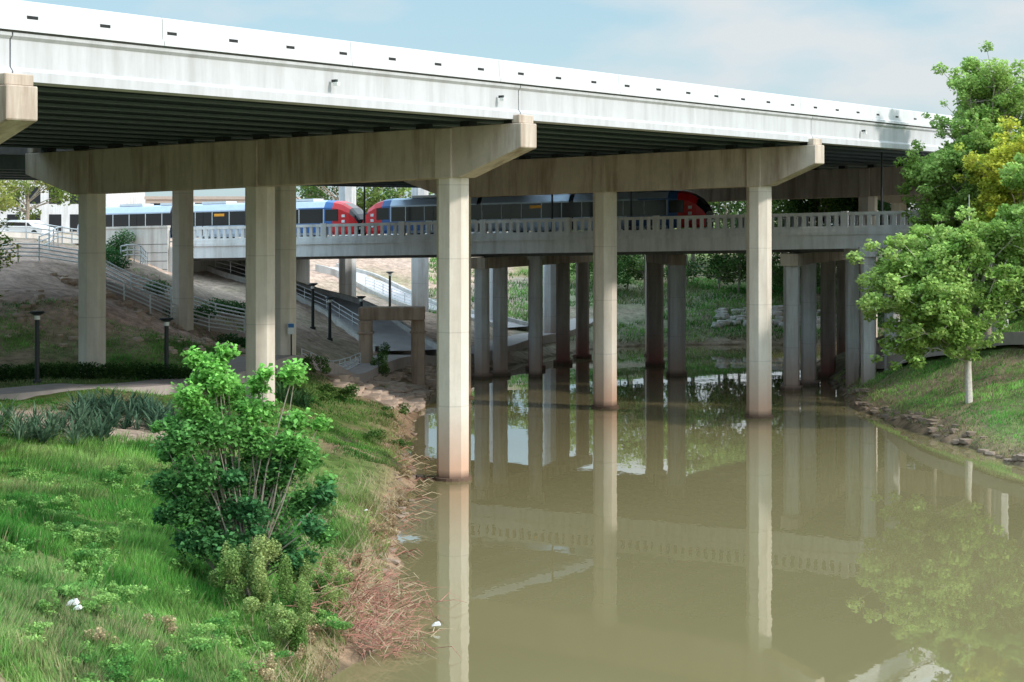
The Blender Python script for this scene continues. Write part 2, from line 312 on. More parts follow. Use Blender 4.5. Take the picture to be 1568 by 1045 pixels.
ramp=gp((-60,140),(120,146),(300,146),(400,142),(500,139.5),(570,134),(625,128))
strip("access_road",ramp,4.2,M_conc2,.05,.35,M_wall)
strip("bank_road",gp((500,172),(560,170),(640,164),(720,160),(790,157)),3.4,M_conc2,.05,.3,M_wall)
rp=gp((1330,132),(1380,117),(1450,111),(1568,107),(1750,98),(2000,85))
strip("riverside_path",rp,2.4,M_path,.06)
# ------------------------------------------------------------------ highway overpass
def hw(t,s,z): return (.35+.839*t+.546*s, 78.1-.546*t+.839*s, z+.026*t)
S0,S1=-60,190; TW=-28
hwy=empty("highway_overpass")
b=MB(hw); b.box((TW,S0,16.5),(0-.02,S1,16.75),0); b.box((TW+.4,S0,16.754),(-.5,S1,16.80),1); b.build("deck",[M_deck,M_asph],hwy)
b=MB(hw)
bents=[-27.3,0,29.2,66,100,135,170]
edges=sorted([-60]+bents+[190])
for i in range(len(edges)-1):
    a,c=edges[i]+.03,edges[i+1]-.03
    b.prism([(-.75,15.09),(0,15.09),(0,15.38),(-.10,15.5),(-.10,16.3),(0,16.4),(0,16.498),(-.75,16.498)],'y',a,c,0)
b.build("fascia_girder",[M_fas],hwy)
b=MB(hw)
ts=np.linspace(-2.6,TW+.4,12)
for t in ts:
    b.box((t-.22,S0,15.14),(t+.22,S1,15.22),0); b.box((t-.05,S0,15.221),(t+.05,S1,16.40),0); b.box((t-.22,S0,16.401),(t+.22,S1,16.499),0)
for s in np.arange(S0+2,S1,6.1):
    for i in range(len(ts)-1): b.box((ts[i+1]+.06,s-.05,15.5),(ts[i]-.06,s+.05,15.95),0)
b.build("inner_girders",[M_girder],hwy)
b=MB(hw); 
segs=np.arange(S0,S1,9.73)
for s in segs:
    b.prism([(-.42,16.755),(.06,16.56),(.10,16.56),(.10,16.70),(.03,16.74),(.0,17.42),(-.04,17.46),(-.26,17.46),(-.30,17.42)],'y',s+.012,s+9.718,0)
for s in np.arange(S0+1,S1,2.95): 
    b.box((.0,s-.22,16.93),(.024,s+.22,17.03),1)
b.build("parapet",[M_par,M_slot],hwy)
b=MB(hw); b.box((TW-.3,S0,16.3),(TW-.003,S1,17.46),0); b.build("parapet_rear",[M_par],hwy)
def col_oct(b,x,y,z0,z1,w,ax=(.839,-.546),m=0,ch=.28):
    h=w/2;c=w*ch; P=[(h,-h+c),(h,h-c),(h-c,h),(-h+c,h),(-h,h-c),(-h,-h+c),(-h+c,-h),(h-c,-h)]
    q=[(x+ax[0]*p[0]-ax[1]*p[1],y+ax[1]*p[0]+ax[0]*p[1]) for p in P]
    n=8; vs=[(p[0],p[1],z0) for p in q]+[(p[0],p[1],z1) for p in q]
    b.add(vs,[tuple(range(n))[::-1],tuple(range(n,2*n))]+[(i,(i+1)%n,n+(i+1)%n,n+i) for i in range(n)],m)
bent_cols={-27.3:([-3.2,-14,-24.6],-27.6),0:([-3.4,-14,-24.6],-28.6),29.2:([-3.2,-13,-23.2],-27),66:([-3,-12,-21,-30],-32),100:([-3,-13,-23],-27),135:([-3,-13,-23],-27),170:([-3,-13,-23],-27)}
for s,(cs,te) in bent_cols.items():
    b=MB(hw); tip=.42; c1=cs[0]; cl=cs[-1]
    zt=14.92; zb=12.8
    b.prism([(te,13.9),(te,zt),(tip,zt),(tip,13.92),(c1+.75,zb),(cl-.7,zb)],'y',s-.6,s+.6,0)
    b.box((tip-.5,s-.55,zt),(tip-.12,s+.55,zt+.35),0)
    b.box((te+.1,s-.55,zt),(te+.5,s+.55,zt+.3),0)
    for c in cs: b.box((c-.42,s-.74,zb-.02),(c+.42,s-.598,zt-.04),0)
    for t in list(ts)+[-.4]: b.box((t-.25,s-.3,zt+.001),(t+.25,s+.3,15.15),1)
    b.build("bent_cap",[M_cap,M_dark],hwy,bevel=.03)
    b=MB()
    for c in cs:
        x,y,_=hw(c,s,0); g=Hs(x,y)
        col_oct(b,x,y,min(g,0)-1.0,12.8+.026*c+.01,1.26,m=0)
        if g<0: b.cyl(x,y,-1.2,.12,.80,n=20,m=0)
    b.build("bent_columns",[M_col],hwy,smooth=False)
b=MB(hw)
for s in (-12.4,-1.6,36): 
    b.box((.003,s-.06,15.9),(.2,s+.06,16.0),0); b.box((.10,s-.09,15.78),(.28,s+.09,15.9),1)
b.build("fascia_lights",[M_dark,M_lamp],hwy)
rmp=empty("freeway_ramp")
b=MB(hw); b.box((-41,-30,13.9+1.0),(-29.5,150,15.3),0)
for t in np.linspace(-40.4,-30.2,5): b.box((t-.2,-30,14.2),(t+.2,150,14.899),1)
b.box((-29.7,-30,15.301),(-29.5,150,16.1),2); b.box((-41,-30,15.301),(-40.8,150,16.1),2); b.build("ramp_deck",[M_deck,M_girder,M_par],rmp)
b=MB()
for u,d in [(435,100),(280,112),(532,156),(643,158),(762,160),(845,157)]:
    x=xu(u,d); g=Hs(x,d); col_oct(b,x,d,min(g,0)-1,13.7,1.2 if d<120 else 1.35,m=0 if d<120 else 1)
b.build("ramp_columns",[M_col,M_colw],rmp)
b=MB(); x=xu(446,99.3); b.box((x-.18,99.22,4.9),(x+.18,99.27,5.5),0); b.box((x-.15,99.212,5.25),(x+.15,99.219,5.45),1); b.box((x-.04,99.271,3.2),(x+.04,99.34,5.5),2)
b.build("path_sign",[M_white,plain("sign_blue",(.05,.2,.5)),M_dark])
# ------------------------------------------------------------------ street bridge
def sb(s,w_,z): return (-1.5+.907*s+.42*w_, 128-.42*s+.907*w_, z+.0222*s)
st=empty("street_bridge"); BA,BB=-25.5,75; BW=19
b=MB(sb); zt=10.78
b.box((BA,.32,zt-1.9),(BB,BW-.3,zt-1.08),0); b.box((BA-30,.5,zt-1.078),(BB,BW-.5,zt-1.03),1)
for w_ in np.arange(2,BW-1,2.2): b.box((BA,w_-.25,zt-2.5),(BB,w_+.25,zt-1.901),0)
b.build("deck",[M_deck,M_asph],st)
for nm,sg,w0 in (("front",1,0),("rear",-1,BW)):
    b=MB(sb)
    def bx(s0,s1,wa,wb,z0,z1,m=0):
        a=w0+sg*wa; c=w0+sg*wb; b.box((s0,min(a,c),z0),(s1,max(a,c),z1),m)
    bx(BA,BB,0,.30,zt-2.28,zt-1.42)
    bx(BA,BB,-.10,.31,zt-1.417,zt-1.22)
    bx(BA,BB,-.04,.32,zt-1.218,zt-.98)
    bx(BA,BB,.02,.22,zt-.20,zt)
    bx(BA,BB,.04,.20,zt-.978,zt-.86)
    s=BA
    while s<BB:
        bx(s-.22,s+.22,-.01,.26,zt-.977,zt+.05)
        for k in range(1,12):
            c=s+k*.52; 
            if c<BB: bx(c-.12,c+.12,.06,.18,zt-.859,zt-.201)
        s+=6.24
    b.build("railing_"+nm,[M_sb],st)
bentsB=[[(738,129.2),(766,131.5),(820,136.5),(862,141.5),(892,147)],[(1212,120.3),(1238,124),(1268,130),(1292,137),(1310,143)],[(1036,131.5),(1003,140)]]
for i,bt in enumerate(bentsB):
    b=MB()
    for j,(u,d) in enumerate(bt):
        x=xu(u,d); s=(x+1.5)*.907-(d-128)*.42; zu=zt+.0222*s-2.5
        wd=.95 if i<2 else 1.15
        mm=(0 if j<2 else 1) if i<2 else j
        col_oct(b,x,d,-1.5,zu-.75,wd,ax=(.907,-.42),m=mm)
        b.cyl(x,d,-1.5,.3,.72,n=8,m=mm)
    (u0,d0),(u1,d1)=bt[0],bt[-1]; p0=Vector((xu(u0,d0),d0,0)); p1=Vector((xu(u1,d1),d1,0)); dd=(p1-p0).normalized(); p0-=dd*.75; p1+=dd*.75; nn=Vector((-dd.y,dd.x,0))*.55
    vs=[]
    for zz in (zu-.76,zu-.01):
        for p in (p0+nn,p0-nn,p1-nn,p1+nn): vs.append((p.x,p.y,zz))
    b.add(vs,[(0,3,2,1),(4,5,6,7),(0,1,5,4),(1,2,6,5),(2,3,7,6),(3,0,4,7)],2)
    b.build("pier",[M_colw,M_cold,M_cap],st)
b=MB()
for u,d,wd in [(820,130.5,.8),(1306,119.8,.85),(1330,115.5,.85),(1366,116,.85),(1530,112,1.0),(1600,112,1.0)]:
    x=xu(u,d); s=(x+1.5)*.907-(d-128)*.42; zu=zt+.0222*s-2.26
    col_oct(b,x,d,-1.2,zu-.5,wd,ax=(.907,-.42),m=0); 
    col_oct(b,x,d,zu-.5,zu+.1,wd*1.25,ax=(.907,-.42),m=0,ch=.1)
b.build("edge_columns",[M_colw],st)
b=MB(sb); b.box((BA-.6,.0,4.5),(BA-.003,BW,zt-1.45),0)
b.build("abutment",[M_wall],st)
b=MB(sb)
b.box((-33.5,-.15,4.5),(BA-.62,.15,zt+.0),0); b.box((-33.6,-.22,zt+.003),(BA-.6,.22,zt+.16),0)
for k in range(1,9): b.box((-33.5,-.165,4.6+k*.62),(BA-.62,-.152,4.63+k*.62),1)
b.build("retaining_wall",[M_wall,M_slot])
def street_lamp(s,w_,h,arm):
    b=MB(sb); b.cyl(s,w_,zt-1.03,zt-.7,.16,n=10); b.cyl(s,w_,zt-.7,zt-1.03+h,.09,.055,n=8); 
    b.tube([(s,w_,zt-1.2+h),(s+arm*.5,w_,zt-1.0+h),(s+arm,w_,zt-.98+h)],[.05,.045,.04],6); b.prism([(s+arm-.35,zt-1.08+h),(s+arm+.35,zt-1.06+h),(s+arm+.25,zt-.92+h),(s+arm-.2,zt-.92+h)],'y',w_-.13,w_+.13,0)
    b.build("street_lamp",[M_dark])
for s,h,arm in [(-21.5,4.3,1.2),(-19,4,-1.2),(-11.5,4.2,1),(3.2,4.0,.9),(26,6.2,-.6),(9,4.1,1)]: street_lamp(s,3.2,h,arm)
# ------------------------------------------------------------------ trains
def train(s0,s1,w_,name,endL=3):
    e=empty(name); hh=2.85; zb=zt-1.03; W2=1.3
    b=MB(sb); Ln=s1-s0; nl=2.6
    a=s0+nl; c=s1-nl
    sec=[(w_-W2+.08,zb+.25),(w_+W2-.08,zb+.25),(w_+W2,zb+.5),(w_+W2,zb+2.3),(w_+W2-.25,zb+2.72),(w_+.6,zb+hh),(w_-.6,zb+hh),(w_-W2+.25,zb+2.72),(w_-W2,zb+2.3),(w_-W2,zb+.5)]
    L3=(c-a)/3
    for k in range(3): b.prism(sec,'x',a+k*L3+(.18 if k else 0),a+(k+1)*L3-(.18 if k<2 else 0),0)
    for k in (1,2): b.prism([(w_+(p[0]-w_)*.93,zb+.1+(p[1]-zb)*.95) for p in sec],'x',a+k*L3-.19,a+k*L3+.19,1)
    for x0,dr,rm in ((c,1,3),(a,-1,endL)):
        n=len(sec); st_=[(0,1,1),(.7,.985,.975),(1.4,.93,.90),(2.0,.84,.76),(2.4,.74,.58),(nl,.62,.42)]
        for k in range(len(st_)-1):
            vs=[]
            for dx,sw,sh in st_[k:k+2]: vs+=[(x0+dr*dx,w_+(p[0]-w_)*sw,zb+.3+(p[1]-zb-.3)*sh) for p in sec]
            for i in range(n):
                m_=(7 if rm==3 else 0) if k==0 else (rm if k<3 else (1 if i in (3,4,5,6,7) else rm))
                if k>=2 and i in (5,): m_=1
                b.add(vs,[(i,(i+1)%n,n+(i+1)%n,n+i)],m_)
        b.add(vs[-n:],[tuple(range(n))],1)
        for sg in (-1,1):
            f=w_+sg*W2*.985; b.box((min(x0+dr*.1,x0+dr*1.15),f-.02 if sg<0 else f-.05,zb+1.3),(max(x0+dr*.1,x0+dr*1.15),f+.05 if sg<0 else f+.02,zb+2.15),1)
            for k in range(3): 
                xx=x0+dr*(1.35+.0*k); b.box((min(xx,xx+dr*.35),w_+sg*W2*.90-.03,zb+.75+k*.4),(max(xx,xx+dr*.35),w_+sg*W2*.90+.03,zb+.95+k*.4),2)
            hx=x0+dr*(nl-.02); b.box((min(hx,hx+dr*.06),w_+sg*.5-.14,zb+.62),(max(hx,hx+dr*.06),w_+sg*.5+.14,zb+.8),4)
    for sgn in (-1,1):
        f0=w_+sgn*(W2+.004); f1=w_+sgn*(W2+.022); lo_,hi_=min(f0,f1),max(f0,f1)
        b.box((a+.1,lo_,zb+1.15),(c-.1,hi_,zb+2.2),1)
        if endL==3: b.box((a,lo_,zb+.45),(a+3.0,hi_,zb+1.13),7)
        b.box((c-3.0,lo_,zb+.45),(c,hi_,zb+1.13),7); b.box((c-2.2,lo_,zb+2.21),(c,hi_,zb+2.3),7)
        g0=w_+sgn*(W2+.026); g1=w_+sgn*(W2+.045); l2,h2=min(g0,g1),max(g0,g1)
        x=a+1.3; i=0
        while x<c-1.2:
            b.box((x-.025,l2,zb+1.16),(x+.025,h2,zb+2.19),5)
            if i%4==1:
                b.box((x+.1,l2,zb+.35),(x+1.3,h2,zb+1.14),5); b.box((x+.66,l2-.002,zb+.4),(x+.72,h2+.002,zb+2.2),1)
            x+=1.55; i+=1
        b.box((a+Ln*.42,l2-.003,zb+1.85),(a+Ln*.42+.9,h2+.003,zb+2.05),6)
    for k in range(5):
        x=a+1.5+k*(c-a-3)/4.5; b.box((x,w_-.75,zb+hh-.01),(x+2.2,w_+.75,zb+hh+.16),5)
    for x in (a+1.5,a+3.2,(a+c)/2-.9,(a+c)/2+.9,c-3.2,c-1.5): 
        b.prism([(x+.33*math.cos(t),zb+.36+.33*math.sin(t)) for t in np.linspace(0,2*math.pi,13)[:-1]],'y',w_-.8,w_+.8,1)
    b.build("body",[M_silver,M_glass,M_white,M_red,M_lamp,M_steel,M_orange,M_navy],e)
train(-13.9,12.9,8,"light_rail_train")
train(-40,-14.3,8,"light_rail_train.001",0)
def car(x,y,z,ang,mat,name):
    ca,sa=math.cos(ang),math.sin(ang); tf=lambda a,b_,c_:(x+ca*a-sa*b_,y+sa*a+ca*b_,z+c_)
    b=MB(tf); b.prism([(-2.2,.35),(2.2,.35),(2.25,.8),(1.3,.98),(.6,1.45),(-1.2,1.48),(-1.9,1.0),(-2.25,.9)],'y',-.88,.88,0)
    b.prism([(-1.75,1.0),(1.15,1.0),(.55,1.40),(-1.15,1.42)],'y',-.9,.9,1)
    for wx in (-1.4,1.4): b.prism([(wx+.34*math.cos(t),.34+.34*math.sin(t)) for t in np.linspace(0,2*math.pi,15)[:-1]],'y',-.93,.93,2)
    b.build(name,[mat,M_glass,M_dark],bevel=.02)
x=xu(42,158); car(x,158,max(Hs(x,158),9)+.02,-.43,M_white,"parked_car")
# ------------------------------------------------------------------ old concrete portal
b=MB()
for u in (560,640):
    x=xu(u,120 if u==560 else 121); y=120 if u==560 else 121; b.box((x-.42,y-.4,Hs(x,y)-1.2),(x+.42,y+.4,4.45),0)
    b.box((x-.52,y-.5,3.6),(x+.52,y+.5,3.75),0)
x0=xu(549,120);x1=xu(651,121); b.box((x0,119.9,4.46),(x1,121.1,5.3),0)
b.build("concrete_portal_frame",[M_rust],bevel=.05)
# ------------------------------------------------------------------ handrails
def fence(name,pts,h,nr,mat,sp=1.6,r=.035,off=0):
    b=MB(); P=[]
    for i in range(len(pts)-1):
        a=Vector(pts[i][:2]);c=Vector(pts[i+1][:2]); k=max(1,int((c-a).length/sp))
        for j in range(k): P.append(a.lerp(c,j/k))
    P.append(Vector(pts[-1][:2])); Q=[]
    zs=[Hs(p.x,p.y)+off for p in P]; zs=np.convolve(np.pad(zs,1,'edge'),[.25,.5,.25],'valid')
    for p,z in zip(P,zs): Q.append((p.x,p.y,float(z))); b.tube([(p.x,p.y,z-.3),(p.x,p.y,z+h)],r,6)
    for k in range(nr): b.tube([(q[0],q[1],q[2]+h*(1-k/(nr)*.85)) for q in Q],r*.9,6)
    return b.build(name,[mat])
fence("path_railing",gp((462,107),(490,110),(520,114),(552,119)),1.1,4,M_steel,1.2)
fence("stair_railing",gp((-40,108),(60,112),(120,112.5),(200,113),(262,113.5),(330,116),(376,117)),1.1,4,M_steel,1.4,.05)
fence("stair_railing.001",gp((150,110.4),(230,110.8),(262,111.2),(320,113.6),(374,115)),1.1,4,M_steel,1.4,.05)
fence("slope_railing",gp((-30,118),(40,119),(110,121),(150,122)),1.1,3,M_steel,1.5,.05)
fence("slope_railing.001",gp((60,113),(75,115),(95,119.5)),1.1,3,M_steel,1.3,.05)
fence("slope_railing.002",gp((185,117),(215,121),(225,126)),1.1,3,M_steel,1.3,.05)
fence("walkway_railing",gp((560,167.5),(600,164),(660,160.5),(720,157.5)),1.2,4,M_steel,1.4)
fence("ramp_railing",gp((330,142.5),(400,139.3),(500,136.8),(560,132)),1.1,3,M_steel,1.5,.035,.1)
fence("green_fence",gp((950,186),(1100,186),(1200,186),(1420,186)),1.5,3,M_green,2.0,.05)
b=MB(); A=Vector((xu(150,111.8),111.8)); B=Vector((xu(374,116),116)); za=Hs(A.x,A.y); zb_=Hs(B.x,B.y); nst=42; d=(B-A).normalized(); nn=Vector((-d.y,d.x))*1.1
for k in range(nst):
    p=A.lerp(B,k/nst); q_=A.lerp(B,(k+1)/nst); z=max(za+(zb_-za)*k/nst,Hs(p.x,p.y))+.05
    vs=[(c.x,c.y,zz) for zz in (z-1.2,z) for c in (p+nn,p-nn,q_-nn,q_+nn)]
    b.add(vs,[(0,3,2,1),(4,5,6,7),(0,1,5,4),(1,2,6,5),(2,3,7,6),(3,0,4,7)],0)
b.build("stone_stairs",[M_path])
def path_lamp(u,d,h,i):
    x=xu(u,d); z=Hs(x,d); b=MB(); b.cyl(x,d,z-.2,z+.12,.2,n=12); b.cyl(x,d,z+.12,z+h-.12,.11,.10,n=10)
    b.cyl(x,d,z+h-.12,z+h,.12,.34,n=14); b.cyl(x,d,z+h,z+h+.07,.36,.30,n=14); b.cyl(x,d,z+h-.3,z+h-.121,.13,.13,n=10,m=1)
    b.build("path_lamp" if i==0 else "path_lamp.%03d"%i,[M_dark,M_lamp],smooth=True)
for i,a in enumerate([(57,84,3.1),(255,89.5,2.8),(443,106,3.0),(479,128,3.0),(505,126,2.8),(553,133,2.6),(597,160,3.0),(337,146,2.3)]): path_lamp(*a,i)
# ------------------------------------------------------------------ vegetation
def grass_patch(name,x,y,h,wid,col,lean=.8):
    n=len(x); z=H(x,y)-.03; a=NR.random(n)*2*math.pi; la=fbm(x,y,2)*9+NR.random(n)*2.6; ll=(.15+.85*NR.random(n))*lean*h
    dx=np.cos(a)*wid/2; dy=np.sin(a)*wid/2
    v=np.stack([np.stack([x-dx,y-dy,z],1),np.stack([x+dx,y+dy,z],1),np.stack([x+np.cos(la)*ll,y+np.sin(la)*ll,z+h],1)],1).reshape(-1,3)
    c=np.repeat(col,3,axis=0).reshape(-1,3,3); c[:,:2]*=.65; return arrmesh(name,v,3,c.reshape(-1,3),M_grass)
def gcolr(x,y):
    f=fbm(x,y,3.2); g=fbm(x+50,y,7); n=len(x)
    c=mixc(np.broadcast_to(np.array([.10,.32,.06]),(n,3)),np.array([.28,.54,.13]),(f-.36)*3.5)
    c=c*(.72+.56*np.clip((fbm(x+20,y+9,1.4)-.3)*2.5,0,1))[:,None]
    c=mixc(c,np.array([.50,.45,.25]),(g-.55)*5*NR.random(n))
    sd=sdist(x,y); c=mixc(c,np.array([.50,.37,.22]),np.clip(1-sd/2.0,0,1)*NR.random(n)*1.5)
    c=mixc(c,np.array([.45,.38,.22]),(NR.random(n)<.05)*1.0)
    return c*(.6+.75*NR.random((n,1)))
def path_dist(x,y,pl):
    d=np.full(x.shape,1e9)
    for i in range(len(pl)-1):
        ax,ay=pl[i]; bx,by=pl[i+1]; vx,vy=bx-ax,by-ay; t=np.clip(((x-ax)*vx+(y-ay)*vy)/(vx*vx+vy*vy),0,1); d=np.minimum(d,np.hypot(x-ax-t*vx,y-ay-t*vy))
    return d
n=480000; y=28+NR.random(n)**.9*72; x=-(y*.275+1)+NR.random(n)*((y*.275+1)-3.0)
s=sdist(x,y); keep=(s>.12)&(path_dist(x,y,walk)>1.5)&(NR.random(n)>np.clip(.9-s/1.3,0,.85))
sand=smask(x,y,-17,72.5,9,5.5); bare=fbm(x,y,4.5)
bed=np.clip((-.0+(y-77.0))/1.5,0,1)*(y<90)*(x<-13)
keep&=(NR.random(n)>sand*1.05)&(NR.random(n)>np.clip((bare-.56)*9,0,.97))&(NR.random(n)<np.where(y>84,.5,1))&(NR.random(n)>bed*.75)
x,y=x[keep],y[keep]; cl=fbm(x+9,y,1.3); hg=(.07+.75*cl**2.2)*(.4+.9*NR.random(len(x)))*np.where(y>76,.55,1)
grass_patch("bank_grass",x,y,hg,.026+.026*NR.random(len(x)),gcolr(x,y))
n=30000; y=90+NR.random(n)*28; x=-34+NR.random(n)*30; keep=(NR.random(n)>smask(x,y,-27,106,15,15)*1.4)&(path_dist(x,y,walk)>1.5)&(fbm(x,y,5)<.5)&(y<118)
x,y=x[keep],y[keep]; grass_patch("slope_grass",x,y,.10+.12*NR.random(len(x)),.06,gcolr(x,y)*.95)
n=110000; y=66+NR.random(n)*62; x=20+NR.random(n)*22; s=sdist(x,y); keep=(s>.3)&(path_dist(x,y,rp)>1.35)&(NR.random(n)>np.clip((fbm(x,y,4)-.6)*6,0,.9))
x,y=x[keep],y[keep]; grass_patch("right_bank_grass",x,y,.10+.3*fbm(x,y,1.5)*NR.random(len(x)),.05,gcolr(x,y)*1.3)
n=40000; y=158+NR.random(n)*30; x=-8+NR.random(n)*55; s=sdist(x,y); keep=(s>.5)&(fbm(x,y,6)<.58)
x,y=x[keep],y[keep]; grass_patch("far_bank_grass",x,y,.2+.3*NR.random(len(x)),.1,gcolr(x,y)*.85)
def foliage(name,blobs,n,size,cA,cB,parent=None,up=.35):
    cs=[];col=[]; vol=np.array([b_[3]*b_[4]*b_[5] for b_ in blobs])**.85; vol=vol/vol.sum()
    for b_,p in zip(blobs,vol):
        k=max(8,int(n*p)); d=rnd_unit(k)*(NR.random((k,1))**.42); c=np.array(b_[:3])+d*np.array(b_[3:])
        cs.append(c); tone=NR.random(); cc=np.array(cA)*(1-tone)+np.array(cB)*tone
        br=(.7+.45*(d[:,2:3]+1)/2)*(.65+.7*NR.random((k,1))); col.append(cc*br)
    c=np.concatenate(cs); cl=np.concatenate(col); sz=size*(.6+.8*NR.random(len(c))); v,cc=leaves(c,sz,cl,up)
    return arrmesh(name,v,4,cc,M_leaf,parent)
def tree(name,base,h,crowns,nb,nleaf,lsize,cA,cB,tr=.16,bark=None,seed=1,lean=(0,0),sub=None):
    rr=random.Random(seed); e=empty(name); bx,by,bz=base; b=MB()
    top=Vector((bx+lean[0],by+lean[1],bz+h*.86)); fork=Vector((bx+lean[0]*.3,by+lean[1]*.3,bz+h*.30))
    tp=[Vector((bx,by,bz-.3)),Vector((bx+rr.uniform(-.1,.1),by,bz+h*.15)),fork,fork.lerp(top,.4)+Vector((rr.uniform(-.3,.3),rr.uniform(-.3,.3),0)),top]
    b.tube(tp,[tr*1.25,tr,tr*.85,tr*.5,.02],9)
    blobs=[]; vol=[c[3]*c[4]*c[5] for c in crowns]
    for i in range(nb):
        c=rr.choices(crowns,vol)[0]
        while True:
            d=Vector((rr.uniform(-1,1),rr.uniform(-1,1),rr.uniform(-1,1)))
            if .3<d.length<1: break
        p=Vector((bx+c[0]+d.x*c[3],by+c[1]+d.y*c[4],bz+c[2]+d.z*c[5]))
        zz=min(max((p.z-bz)*.55,h*.16),h*.75); t=(zz/h-.30)/.56
        o=fork.lerp(top,max(0,t)) if t>0 else Vector((bx,by,bz)).lerp(fork,zz/(h*.3))
        mid=o.lerp(p,.5)+Vector((rr.uniform(-.3,.3),rr.uniform(-.3,.3),.12*(p-o).length))
        b.tube([o,mid,p],[tr*.32,tr*.2,.015],5)
        r=rr.uniform(.4,.95)*(sub or 1.0); blobs.append((p.x,p.y,p.z,r*1.15,r*1.15,r*.75))
        for k in range(4):
            q_=p+Vector((rr.uniform(-1,1),rr.uniform(-1,1),rr.uniform(-.8,.8)))*r*1.8; b.tube([mid.lerp(p,.6),q_],[tr*.12,.01],4); blobs.append((q_.x,q_.y,q_.z,r*.55,r*.55,r*.42))
    b.build("branches",[bark or M_bark],e,smooth=True)
    foliage("crown",blobs,nleaf,lsize,cA,cB,e); return e
YG=(.30,.48,.11); LG=(.48,.64,.20); YY=(.68,.66,.10)
def gb(u,d): x=xu(u,d); return (x,d,Hs(x,d))
tree("riverside_tree",gb(1484,98),12.5,[(-.6,0,6.4,3.3,3,2.8),(-2.7,0,4.7,3.0,2.6,2.2),(1.6,0,7.4,2.6,2.4,2.8),(-2.0,0,7.2,2.0,2,1.8)],120,66000,.20,YG,LG,.17,M_barkpale,3)
tree("riverside_tree.001",gb(1432,112),14,[(.8,0,8.6,2.6,2.5,3.6),(-.4,0,5.8,2.2,2,1.8)],60,28000,.21,(.24,.40,.09),(.36,.52,.14),.12,M_bark,4)
tree("riverside_tree.002",gb(1512,110),17.5,[(-.3,0,13.2,2.5,2.4,3.3),(-.2,0,9.6,3.2,2.6,3),(1.6,0,7,3,2.6,3),(1.6,0,12.6,2.4,2.2,3.0)],130,66000,.20,(.28,.44,.11),LG,.2,M_bark,5)
tree("yellow_leaved_tree",gb(1572,106),14,[(-.2,0,9.8,2.6,2.5,3.0),(-.4,0,6,2.6,2.4,2.8)],70,34000,.19,(.36,.48,.08),YY,.18,M_bark,6)
tree("riverside_tree.003",gb(1660,98),15,[(0,0,8,4,3.5,5)],60,26000,.24,YG,LG,.2,M_bark,8)
bx,by,bz=gb(372,48.5)
e=empty("riverbank_sapling"); b=MB(); rr=random.Random(11)
def ip(u,v,d): return Vector(pt(u,v,d))
B0=Vector((bx,by,bz-.2))
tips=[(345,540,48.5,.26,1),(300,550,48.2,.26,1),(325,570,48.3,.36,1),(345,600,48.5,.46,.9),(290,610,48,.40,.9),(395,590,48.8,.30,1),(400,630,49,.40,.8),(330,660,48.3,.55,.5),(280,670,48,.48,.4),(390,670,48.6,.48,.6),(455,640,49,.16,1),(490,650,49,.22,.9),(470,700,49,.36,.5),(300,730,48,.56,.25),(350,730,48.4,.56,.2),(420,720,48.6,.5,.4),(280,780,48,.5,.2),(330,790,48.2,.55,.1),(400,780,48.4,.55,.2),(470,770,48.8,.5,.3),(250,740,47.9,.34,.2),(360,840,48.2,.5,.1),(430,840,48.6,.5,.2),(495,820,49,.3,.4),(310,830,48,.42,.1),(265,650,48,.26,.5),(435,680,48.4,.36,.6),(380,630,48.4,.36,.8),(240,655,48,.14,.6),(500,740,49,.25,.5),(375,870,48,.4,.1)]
for k in range(55):
    v=rr.uniform(560,870); hw_=85 if v<660 else 130; tips.append((370+rr.uniform(-1,1)*hw_,v,48.4+rr.uniform(-.6,.6),rr.uniform(.15,.34),max(0,min(1,(760-v)/180+rr.uniform(-.2,.3)))))
cs=[];cols=[];szs=[]
for (u,v,d,r,t) in tips:
    p=ip(u,v,d+rr.uniform(-.5,.5)); o=B0+Vector((rr.uniform(-.3,.3),rr.uniform(-.2,.2),.2)); mid=o.lerp(p,.55)+Vector((rr.uniform(-.15,.15),0,.15))
    b.tube([o,mid,p,p+Vector((rr.uniform(-.1,.1),0,r*.9))],[.03,.02,.012,.005],6)
    k=int(820*r*r/.2)+36; dv=rnd_unit(k)*(NR.random((k,1))**.45)*(.7+.75*NR.random((k,1))**2); c=np.array(p)+dv*r*np.array([1.15,1.1,1.0]); cs.append(c)
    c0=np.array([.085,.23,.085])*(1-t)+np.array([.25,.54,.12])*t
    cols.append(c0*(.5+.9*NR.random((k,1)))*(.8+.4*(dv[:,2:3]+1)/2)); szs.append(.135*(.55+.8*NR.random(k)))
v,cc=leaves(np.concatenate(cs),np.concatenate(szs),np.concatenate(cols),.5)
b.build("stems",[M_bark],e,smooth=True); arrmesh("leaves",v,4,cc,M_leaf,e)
def weeds(name,items,n,size,cA,cB): 
    bl=[]
    for (u,d,r,hh) in items:
        x=xu(u,d); z=Hs(x,d)
        for k in range(7):
            bl.append((x+rr.uniform(-r,r)*.9,d+rr.uniform(-r,r),z+hh*rr.uniform(.1,.95),r*rr.uniform(.2,.5),r*rr.uniform(.2,.5),hh*rr.uniform(.15,.35)))
    return foliage(name,bl,n,size,cA,cB,up=.2)
weeds("weed_thicket",[(375,46.6,.6,1.7),(430,47.2,.7,1.9),(340,46.5,.5,1.2),(470,48.5,.6,1.6),(500,50,.6,1.2),(450,45.5,.6,1.0),(520,52,.5,1.0),(410,44.5,.6,.9)],30000,.055,(.14,.28,.07),(.40,.48,.18))
it=[]
for k in range(90): 
    d=rr.uniform(33,62); it.append((rr.uniform(0,520 if d>45 else 430),d,rr.uniform(.2,.7),rr.uniform(.25,.55)))
it=[i for i in it if sdist(np.array([xu(i[0],i[1])]),np.array([i[1]]))[0]>.5]
weeds("bank_weeds",it,60000,.06,(.11,.29,.07),(.34,.54,.16))
